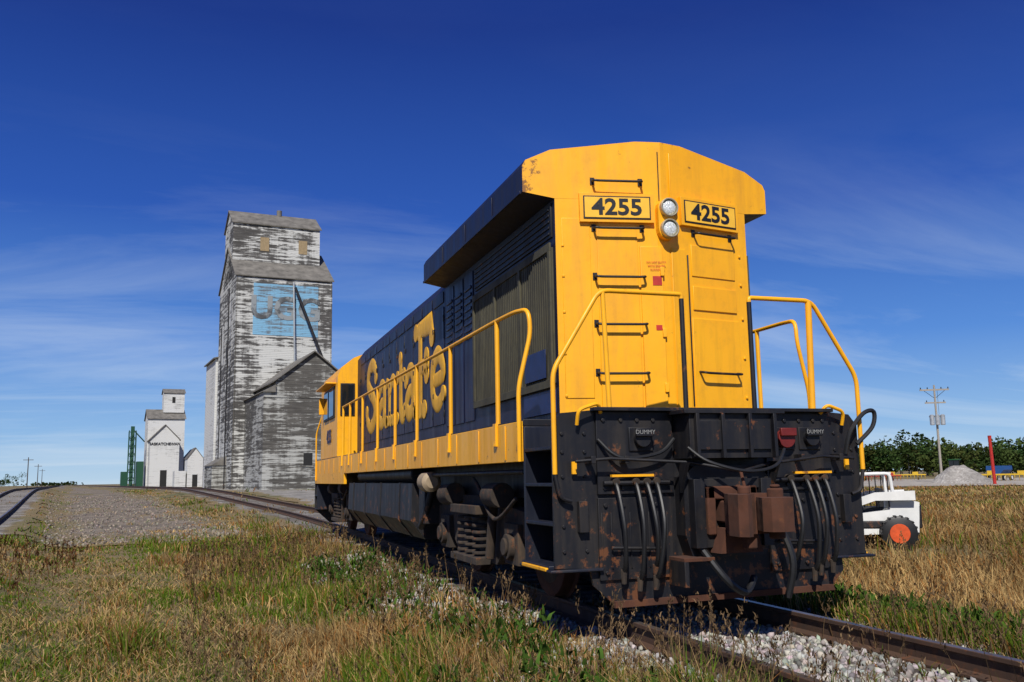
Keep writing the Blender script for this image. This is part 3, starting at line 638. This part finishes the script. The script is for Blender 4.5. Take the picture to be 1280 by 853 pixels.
RP=empty("red_marker_post",(67.6,62.7,float(gz(67,62)))); b=MB(); b.cyl((0,0,-.3),(-.15,0,4.6),.16,.15,10); b.box(-.25,-.02,-.12,.12,4.5,4.75); b.obj("post",[plain("red_post_paint",(.4,.02,.012),.5)],RP)
n=40; V=[];F=[]
for i in range(n+1):
    for j in range(n+1):
        x=(i/n-.5)*7.5;y=(j/n-.5)*6; d1=math.hypot(x/3.4,y/2.8); d2=math.hypot((x+1.7)/2.2,y/2.2)
        z=max(0,1.75*(1-d1))+max(0,.7*(1-d2))+.22*float(vn(x,y,2.2,3))+.1*float(vn(x,y,6,4))-.2; V.append((x,y,z))
for i in range(n):
    for j in range(n): a=i*(n+1)+j; F.append((a,a+1,a+n+2,a+n+1))
me=bpy.data.meshes.new("gravel_pile"); me.from_pydata(V,[],F); me.materials.append(gravel_mat("pile_gravel",(.24,.22,.20),(.40,.38,.35),6)); o=bpy.data.objects.new("gravel_pile",me); S.collection.objects.link(o); o.location=(72.5,71.4,float(gz(72,71))); o.rotation_euler[2]=-.8; o.scale=(1,1,1.1)
def wheel(b,x,y,z,rr,w,mt,mr):
    b.tube([(x-w/2,y,z),(x-w/2+.02,y,z),(x+w/2-.02,y,z),(x+w/2,y,z)],[rr*.9,rr,rr,rr*.9],22,mt)
    for k in range(18):
        a=2*math.pi*k/18; c=Vector((x,y+math.cos(a)*rr,z+math.sin(a)*rr)); b.box(-w/2,w/2,-.02,.02,-rr*.06,rr*.05,mt,Matrix.Translation(c)@Matrix.Rotation(a,4,'X'))
    for s in (-1,1): b.tube([(x+s*(w/2-.005),y,z),(x+s*(w/2+.012),y,z),(x+s*(w/2+.014),y,z)],[rr*.58,rr*.55,rr*.2],18,mr)
SKX,SKY=8.95,9.25
SK=empty("skid_steer_loader",(SKX,SKY,float(gz(SKX,SKY))),rad(58)); SK.scale=(.95,.95,.95)
b=MB()
for x in (-.72,.72):
    for y in (-.62,.5): wheel(b,x,y,.36,.36,.26,0,1)
b.obj("wheels",[RUB,ORG],SK)
b=MB(); b.prism([(-1.05,.35),(-1.1,1.0),(-.55,1.15),(-.5,.85),(.75,.70),(.85,.3)],'x',-.55,.55,0); b.box(-.55,.55,-1.13,-1.05,.45,.95,1); b.box(-.57,.57,-.4,.3,.45,.62,1); b.obj("body",[WHT,BLK],SK,.03)
b=MB()
for x in (-.48,.48):
    b.tube(roundcorner([(x,-.6,1.1),(x,-.55,1.62),(x,.45,1.60),(x,.62,.75)],.1),.04,8,0)
    for k in range(4): b.cyl((x,-.5+k*.25,.9),(x,-.5+k*.25,1.60),.014,n=6,mi=1)
b.box(-.5,.5,-.58,.48,1.60,1.65,0); b.box(-.3,.3,-.35,.1,.80,.9,1); b.box(-.3,.3,-.42,-.33,.85,1.3,1); b.obj("roll_cage",[WHT,RUB],SK,.01)
b=MB()
for x in (-.66,.66):
    b.prism([(-1.0,1.05),(-1.0,1.25),(-.2,1.22),(.9,.85),(1.35,.45),(1.25,.38),(.8,.70),(-.2,1.05)],'x',x-.05,x+.05,0)
b.prism([(1.25,.1),(1.25,.65),(1.35,.65),(1.4,.25),(1.95,.14),(1.95,.1)],'x',-.85,.85,1); b.obj("lift_arms_and_bucket",[WHT,TRK],SK,.01)
def tractor(loc,rz,c,rim):
    e=empty("farm_tractor",loc,rz); m=plain("tractor_paint",c,.45)
    b=MB()
    for x in (-.95,.95): wheel(b,x,-.9,.85,.85,.5,0,1); wheel(b,x*.85,1.5,.5,.5,.3,0,1)
    b.obj("wheels",[RUB,rim],e)
    b=MB(); b.prism([(-.3,.8),(-.3,1.7),(1.9,1.55),(2.05,1.3),(2.05,.75)],'x',-.4,.4,0); b.box(-.75,.75,-1.3,-.2,.9,1.5,0); b.box(-.7,.7,-1.35,.0,2.75,2.9,0); b.box(-.62,.62,-1.2,-.15,1.5,2.75,1); b.cyl((.25,1.1,1.6),(.25,1.1,2.6),.05,n=8,mi=2); b.obj("body_and_cab",[m,GLASS,BLK],e,.02)
YR=plain("yellow_rim",(.75,.45,.03),.5)
tractor((97,84,float(gz(97,84))),2.3,(.35,.03,.02),WHT)
tractor((91.0,92.0,float(gz(88,90))),2.2,(.012,.07,.015),YR)
e=empty("grain_wagon",(90.0,83.6,float(gz(88,84))),2.0); b=MB()
for x in (-.9,.9):
    for y in (-1.2,1.2): wheel(b,x,y,.42,.42,.25,1,2)
b.prism([(-1.0,1.9),(-1.05,1.4),(-.5,.8),(.5,.8),(1.05,1.4),(1.0,1.9)],'y',-1.5,1.5,0); b.box(-.06,.06,1.5,3,.6,.7,0); b.obj("hopper_box",[plain("wagon_blue",(.015,.07,.22),.5),RUB,WHT],e,.02)
def implement(loc,rz,c):
    e=empty("field_cultivator",loc,rz); b=MB(); b.box(-3,3,-.08,.08,.75,.9); b.box(-3,3,-1.3,-1.15,.75,.9); b.box(-1,1,.9,1.0,.75,.9)
    for k in range(13): x=-2.9+k*.48; b.box(x-.03,x+.03,-1.3,0,.7,.78); b.tube([(x,-1.2,.75),(x,-1.5,.5),(x,-1.25,.1)],.03,6)
    for x in (-2,2): wheel(b,x,.4,.38,.38,.22,1,0)
    b.cyl((0,0,.8),(0,2.6,.6),.08,n=8); b.box(-2.0,-1.2,-.8,-.2,.9,1.3); b.box(1.2,2.0,-.8,-.2,.9,1.25); b.obj("frame",[plain("implement_paint",c,.5),RUB],e,.01)
implement((94.7,105.8,float(gz(94,105))),-.7,(.60,.38,.02)); implement((86.5,79.2,float(gz(86,79))),-.9,(.60,.38,.02)); implement((86,101,float(gz(86,101))),-.6,(.35,.04,.02)); implement((88,109,float(gz(88,109))),-.4,(.60,.38,.02))
# ------------------------------------------------------------------ bulk mesh helper
def bulk(name,V,F,C,mat):
    me=bpy.data.meshes.new(name); nv=len(V); nf=len(F)
    me.vertices.add(nv); me.vertices.foreach_set('co',V.astype(np.float32).ravel())
    me.loops.add(nf*3); me.loops.foreach_set('vertex_index',F.astype(np.int32).ravel())
    me.polygons.add(nf); me.polygons.foreach_set('loop_start',np.arange(0,nf*3,3,dtype=np.int32)); 
    try: me.polygons.foreach_set('loop_total',np.full(nf,3,dtype=np.int32))
    except Exception: pass
    a=me.color_attributes.new('Col','FLOAT_COLOR','POINT'); a.data.foreach_set('color',np.c_[C,np.ones(nv)].astype(np.float32).ravel())
    me.materials.append(mat); me.update(); me.validate(); o=bpy.data.objects.new(name,me); S.collection.objects.link(o); return o
def leaf_mat(name,tr=.3):
    m=bpy.data.materials.new(name); m.use_nodes=True; nt=m.node_tree; nt.nodes.clear()
    a=N(nt,'ShaderNodeAttribute',attribute_name='Col'); d=N(nt,'ShaderNodeBsdfDiffuse'); t=N(nt,'ShaderNodeBsdfTranslucent'); mx=N(nt,'ShaderNodeMixShader',ins={0:tr}); o=N(nt,'ShaderNodeOutputMaterial')
    L(nt,a.outputs[0],d.inputs[0]); L(nt,a.outputs[0],t.inputs[0]); L(nt,d.outputs[0],mx.inputs[1]); L(nt,t.outputs[0],mx.inputs[2]); L(nt,mx.outputs[0],o.inputs[0]); return m
GRASSM=leaf_mat("grass_blades",.25); LEAFM=leaf_mat("foliage",.2)
def blades(P,H,Wd,lean,az,C,droop=.0):
    n=len(P); th=rng.uniform(0,math.pi,n); wd=np.stack([np.cos(th),np.sin(th),np.zeros(n)],1)*Wd[:,None]/2
    ld=np.stack([np.cos(az),np.sin(az),np.zeros(n)],1)*(lean*H)[:,None]; up=np.zeros((n,3)); up[:,2]=H
    mid=P+up*.55+ld*.35; tip=P+up*(1-lean[:,None]**2*.35)+ld
    V=np.stack([P-wd,P+wd,mid+wd*.75,mid-wd*.75,tip],1).reshape(-1,3)
    b=(np.arange(n)*5)[:,None]
    F=np.concatenate([b+np.array([0,1,2]),b+np.array([0,2,3]),b+np.array([3,2,4])])
    k=np.array([.7,.7,.98,.98,1.12])[None,:,None]; CC=(C[:,None,:]*k).reshape(-1,3)  # occlusion shade painted into the vertex colour: darker base, lighter tip
    return V,F,CC
# ------------------------------------------------------------------ grass
def scatter(nt_,r0,r1,a0,a1,pw=0.):
    rr=np.exp(rng.uniform(math.log(r0),math.log(r1),nt_)); aa=rng.uniform(a0,a1,nt_)
    return CP.x+rr*np.sin(aa),CP.y+rr*np.cos(aa),rr
def allowed(x,y):
    dS=np.abs(x-xs(y)); p=np.ones_like(x)
    edge=.25*(vn(x,y,1.2,11)-.5)
    front=(y<.6)
    p=np.where(front&(x>-1.15+edge)&(x<1.35+edge),.015,p)
    p=np.where(front&(x<=-1.15+edge)&(x>-2.2),.5+.5*vn(x,y,1.5,4),p)
    p=np.where((~front)&(dS<1.25),.04,p)
    p=np.where((~front)&(dS>=1.25)&(dS<2.3),np.where(vn(x,y,.8,8)>.5,.9,.25),p)
    p=np.where((y>22)&(dS<1.9),.05,p)
    p=np.where((np.abs(x-xm(y))<1.8)&(y>22),.04,p)
    rc_=roadc(y); dr=np.abs(x-rc_)/2.9; q=.03+.97*sst((dr+.45*(vn(x,y,.7,14)-.5)-.62)/.4); q=np.where((vn(x,y,.35,12)>.72),.5,q)
    q=np.maximum(q,sst((25-y)/5.)); p=np.where((y>19.5)&(dr<1.1),np.minimum(p,q),p)
    p=np.where((y>38)&(x>xs(y)+2.2)&(x<12),.05,p)
    p=np.where((y>64)&(y<125)&(x>-6)&(x<9),0,p)
    p=np.where((np.hypot(x-(SKX-1.0),y-(SKY-1.8))<2.3),.08,p)
    return p
NT=36000
x,y,rr=scatter(NT,1.6,95,YAW-.70,YAW+.70)
keep=rng.random(NT)<allowed(x,y); x,y,rr=x[keep],y[keep],rr[keep]; n=len(x)
g1=vn(x,y,.45,21)*.6+vn(x,y,1.6,22)*.4
right=x>1.3
green=np.clip((g1-.42)*4.5,0,1)
strip_=np.exp(-((x-(-5.6-.10*y))/.9)**2)+.8*np.exp(-((x-(-3.9-.12*y))/.45)**2)
strip_=np.clip(strip_*(.7+.9*(vn(x,y,.8,25)-.25)),0,1)
green=np.clip(green*.75+strip_*.85,0,.97)
green=np.where(right&(np.abs(x)>2.6),green*(.2+.45*sst((vn(x,y,.12,61)-.45)*4)),green)
green=np.where(right&(x<2.7)&(y<12),np.maximum(green,.65),green)
hgt=.07+.20*vn(x,y,.9,31)**2.2+.11*vn(x,y,3,32)**2
hgt=np.where(strip_>.4,hgt*.55,hgt)
hgt=np.where(right,hgt*1.4+.05,hgt)
hgt=np.where(right&(x>3.2),hgt*1.2+.10,hgt)
hgt=np.where((np.abs(x+2.3)<.8)&(y>-3),hgt*1.7,hgt)
hgt=np.where(rr>30,hgt*.8,hgt); hgt=np.where(right&(rr>45),hgt*.6,hgt); hgt=np.where((x<-6)&(y>7),hgt*.75,hgt)
BP=12
T=np.repeat(np.arange(n),BP); m=len(T)
sp=.030+.010*rr[T]
az=rng.uniform(0,2*math.pi,m); rad_=np.abs(rng.normal(0,1,m))*sp
px=x[T]+np.cos(az)*rad_; py=y[T]+np.sin(az)*rad_
P=np.stack([px,py,gz(px,py)-.01],1)
H=hgt[T]*rng.uniform(.45,1.25,m); Wd=(.0025+.00085*rr[T])*rng.uniform(.7,1.4,m)
isg=rng.random(m)<green[T]
cg=np.array([.075,.145,.016])[None]*rng.uniform(.5,1.35,(m,1))+np.array([.05,.02,0])*rng.random((m,1))
tone=(.6+.7*vn(x,y,.7,51))[T][:,None]
cs=np.array([.46,.31,.13])[None]*rng.uniform(.4,1.2,(m,1))*tone; red=rng.random(m)<(.1+.45*vn(x,y,.35,52)[T]); cs[red]=cs[red]*np.array([.70,.46,.32])
C=np.where(isg[:,None],cg,cs)
lean=rng.uniform(.05,.95,m); laz=az*.6+rng.normal(0,.8,m)
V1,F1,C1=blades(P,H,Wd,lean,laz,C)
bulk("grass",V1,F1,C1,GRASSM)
NB=75000
x,y,rr=scatter(NB,1.6,40,YAW-.70,YAW+.70); keep=rng.random(NB)<allowed(x,y)*np.clip(1.2-1.2*np.clip((vn(x,y,.45,21)-.42)*5,0,1),.18,1); x,y,rr=x[keep],y[keep],rr[keep]; m=len(x)
P=np.stack([x,y,gz(x,y)+rng.uniform(0,.09,m)],1)
V1,F1,C1=blades(P,rng.uniform(.03,.08,m),(.003+.0009*rr)*rng.uniform(.6,1.3,m),rng.uniform(1.5,4,m),rng.uniform(0,6.28,m),np.array([.52,.37,.17])[None]*rng.uniform(.4,1.1,(m,1)))
V1[:,2]=np.maximum(V1[:,2],gz(V1[:,0],V1[:,1])+.004)
bulk("dead_grass_thatch",V1,F1,C1,GRASSM)
def stalks(name,pts,hmin,hmax,col,wd=.004,hs=None):
    Vs=[];Fs=[];Cs=[];o=0
    pts=np.array(pts); m=len(pts); P=np.stack([pts[:,0],pts[:,1],gz(pts[:,0],pts[:,1])-.01],1)
    dist=np.hypot(pts[:,0]-CP.x,pts[:,1]-CP.y); H=rng.uniform(hmin,hmax,m); az=rng.uniform(0,6.28,m); le=rng.uniform(.05,.4,m)
    if hs is not None: H=H*hs(pts[:,0],pts[:,1])
    c=np.array(col)[None]*rng.uniform(.5,1.2,(m,1)); V,F,C=blades(P,H,wd*.8+.0006*dist,le,az,c); Vs.append(V);Fs.append(F);Cs.append(C);o+=len(V)
    K=14; T=np.repeat(np.arange(m),K); t=rng.uniform(.68,1.02,m*K); ld=np.stack([np.cos(az),np.sin(az),0*az],1)
    Q=P[T]+np.stack([0*t,0*t,H[T]*(t*(1-le[T]**2*.35))],1)+ld[T]*(le*H)[T][:,None]*(t**1.6)[:,None]
    Q+=rng.normal(0,.008,Q.shape); V,F,C=blades(Q,rng.uniform(.015,.05,m*K),(.005+.0008*dist[T]),rng.uniform(.2,1.2,m*K),rng.uniform(0,6.28,m*K),c[T]*rng.uniform(.6,1.1,(m*K,1)))
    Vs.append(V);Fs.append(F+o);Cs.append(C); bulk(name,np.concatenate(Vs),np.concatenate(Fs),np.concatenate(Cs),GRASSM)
pts=[]
while len(pts)<800:
    xx=random.uniform(-7,-1.3); yy=random.uniform(-5.2,14)
    if float(vn(xx,yy,.7,41))>.45 and xx>-4.3-.02*yy: pts.append((xx,yy))
while len(pts)<1150:
    xx=random.uniform(-1.7,2.2); yy=random.uniform(-4.2,-.4)
    if abs(abs(xx)-1.1)<.55 or random.random()<.08: pts.append((xx,yy))
stalks("dry_weed_stalks",pts,.24,.60,(.23,.15,.08))
pts=[(random.uniform(2.4,16),random.uniform(-3,22)) for _ in range(3400)]+[(random.uniform(16,40),random.uniform(-2,40)) for _ in range(2400)]
pts=[p for p in pts if math.hypot(p[0]-(SKX-1.0),p[1]-(SKY-1.8))>2.6 and float(vn(p[0],p[1],.3,71))>.35]
stalks("tall_dry_grass",pts,.36,.70,(.34,.22,.10),hs=lambda x,y: 1-.55*sst((np.hypot(x-CP.x,y-CP.y)-12)/30))
pts=[(random.uniform(-13,-6.5),random.uniform(5,17)) for _ in range(500)]
stalks("brown_dock_weeds",pts,.25,.45,(.16,.075,.035))
pts=[(random.uniform(1.6,3.0),random.uniform(-1.5,6)) for _ in range(260)]+[(random.uniform(-2.6,-1.5),random.uniform(-2.5,9)) for _ in range(120)]
pts=np.array(pts); K=26; T=np.repeat(np.arange(len(pts)),K); m=len(T)
P=np.stack([pts[T,0]+rng.normal(0,.08,m),pts[T,1]+rng.normal(0,.08,m),np.zeros(m)],1); P[:,2]=gz(P[:,0],P[:,1])+rng.uniform(0,.28,m)
V1,F1,C1=blades(P,rng.uniform(.04,.12,m),rng.uniform(.015,.04,m),rng.uniform(.3,1.3,m),rng.uniform(0,6.28,m),np.array([.055,.105,.018])[None]*rng.uniform(.5,1.5,(m,1)))
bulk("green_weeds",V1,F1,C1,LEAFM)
# ------------------------------------------------------------------ ballast stones
t_=(1+5**.5)/2; ico=np.array([(-1,t_,0),(1,t_,0),(-1,-t_,0),(1,-t_,0),(0,-1,t_),(0,1,t_),(0,-1,-t_),(0,1,-t_),(t_,0,-1),(t_,0,1),(-t_,0,-1),(-t_,0,1)])/1.9
icf=np.array([(0,11,5),(0,5,1),(0,1,7),(0,7,10),(0,10,11),(1,5,9),(5,11,4),(11,10,2),(10,7,6),(7,1,8),(3,9,4),(3,4,2),(3,2,6),(3,6,8),(3,8,9),(4,9,5),(2,4,11),(6,2,10),(8,6,7),(9,8,1)])
def stones(x,y,s,c=(.38,.355,.32)):
    n=len(x); V=ico[None]*(1+rng.normal(0,.18,(n,12,1)))*s[:,None,None]*rng.uniform(.65,1.25,(n,1,3))
    a=rng.uniform(0,6.28,n); c_,d=np.cos(a)[:,None],np.sin(a)[:,None]; X=V[:,:,0]*c_-V[:,:,1]*d; Y=V[:,:,0]*d+V[:,:,1]*c_
    b=rng.uniform(-.8,.8,n); c_,d=np.cos(b)[:,None],np.sin(b)[:,None]; Z=V[:,:,2]*c_-X*d; X=X*c_+V[:,:,2]*d
    P=np.stack([X+x[:,None],Y+y[:,None],Z+(gz(x,y)+.022+s*rng.uniform(.0,.7,n))[:,None]],-1).reshape(-1,3)
    F=(np.arange(n)*12)[:,None,None]+icf[None]; col=np.array(c)[None]*rng.uniform(.3,1.25,(n,1))*(1+rng.normal(0,.06,(n,3)))
    return P,F.reshape(-1,3),np.repeat(col,12,0)
n=17000; x=rng.uniform(-1.5,2.0,n); y=-7+10*rng.random(n)**.9; k=(np.abs(np.abs(x)-.753)>.07)&(rng.random(n)<np.where((x<-1.2)|(x>1.5),.35,1)); x,y=x[k],y[k]
n2=4500; x2=rng.uniform(-2.6,-1.2,n2); y2=rng.uniform(-1,12,n2); k=rng.random(n2)<np.where(vn(x2,y2,.8,8)>.5,.25,1); x2,y2=x2[k],y2[k]
x=np.r_[x,x2];y=np.r_[y,y2]; s=rng.uniform(.012,.034,len(x))
SM=bpy.data.materials.new("crushed_stone"); SM.use_nodes=True; a=N(SM.node_tree,'ShaderNodeAttribute',attribute_name='Col'); L(SM.node_tree,a.outputs[0],SM.node_tree.nodes['Principled BSDF'].inputs['Base Color']); SM.node_tree.nodes['Principled BSDF'].inputs['Roughness'].default_value=.9
V1,F1,C1=stones(x,y,s); bulk("ballast_stones",V1,F1,C1,SM)
n=3500; y=20+40*rng.random(n)**1.6; x=roadc(y)+rng.uniform(-3,3,n); V1,F1,C1=stones(x,y,rng.uniform(.02,.05,n),(.25,.21,.165)); bulk("road_stones",V1,F1,C1,SM)
# ------------------------------------------------------------------ distant trees
def treeline(name,items):
    Vs=[];Fs=[];Cs=[];o=0
    for (x0,y0,hh,ww) in items:
        z0=float(gz(x0,y0)); K=330; nc=9
        cl=np.stack([rng.normal(0,.28,nc)*ww,rng.normal(0,.28,nc)*ww,hh*rng.uniform(.22,.86,nc)],1); cr=hh*rng.uniform(.14,.26,nc)
        T=rng.integers(0,nc,K); d=rng.normal(0,1,(K,3)); d/=np.linalg.norm(d,axis=1)[:,None]; Q=cl[T]+d*(cr[T]*rng.uniform(.5,1.05,K))[:,None]
        Q+=np.array([x0,y0,z0]); m=K
        cc=np.array([.045,.075,.022])*rng.uniform(.6,1.5)*np.array([rng.uniform(.8,1.5),1,1])
        C=cc[None]*rng.uniform(.5,1.5,(m,1)); V,F,C=blades(Q,rng.uniform(.3,.7,m),rng.uniform(.4,.9,m),rng.uniform(.2,1.2,m),rng.uniform(0,6.28,m),C)
        Vs.append(V);Fs.append(F+o);Cs.append(C);o+=len(V)
        w=.18; V=np.array([(x0-w,y0,z0-.3),(x0+w,y0,z0-.3),(x0,y0+w,z0-.3),(x0,y0,z0+hh*.7)]); F=np.array([(0,1,3),(1,2,3),(2,0,3)]); Vs.append(V);Fs.append(F+o);Cs.append(np.full((4,3),.05));o+=4
    bulk(name,np.concatenate(Vs),np.concatenate(Fs),np.concatenate(Cs),LEAFM)
it=[]
for k in range(280):
    a=rng.uniform(.64,1.25); d=rng.uniform(225,300); hh=rng.uniform(6,9)*(1.15 if .69<a<.74 or a>.84 else 1.0); it.append((CP.x+d*math.sin(a),CP.y+d*math.cos(a),hh,rng.uniform(4,7)))
treeline("distant_tree_line",it)
it=[]
for k in range(60):
    a=rng.uniform(-.4,-.13); d=rng.uniform(700,900); it.append((CP.x+d*math.sin(a),CP.y+d*math.cos(a),rng.uniform(3,7)*(1.6 if a<-.17 else .5),rng.uniform(8,18)))
treeline("distant_tree_line",it)
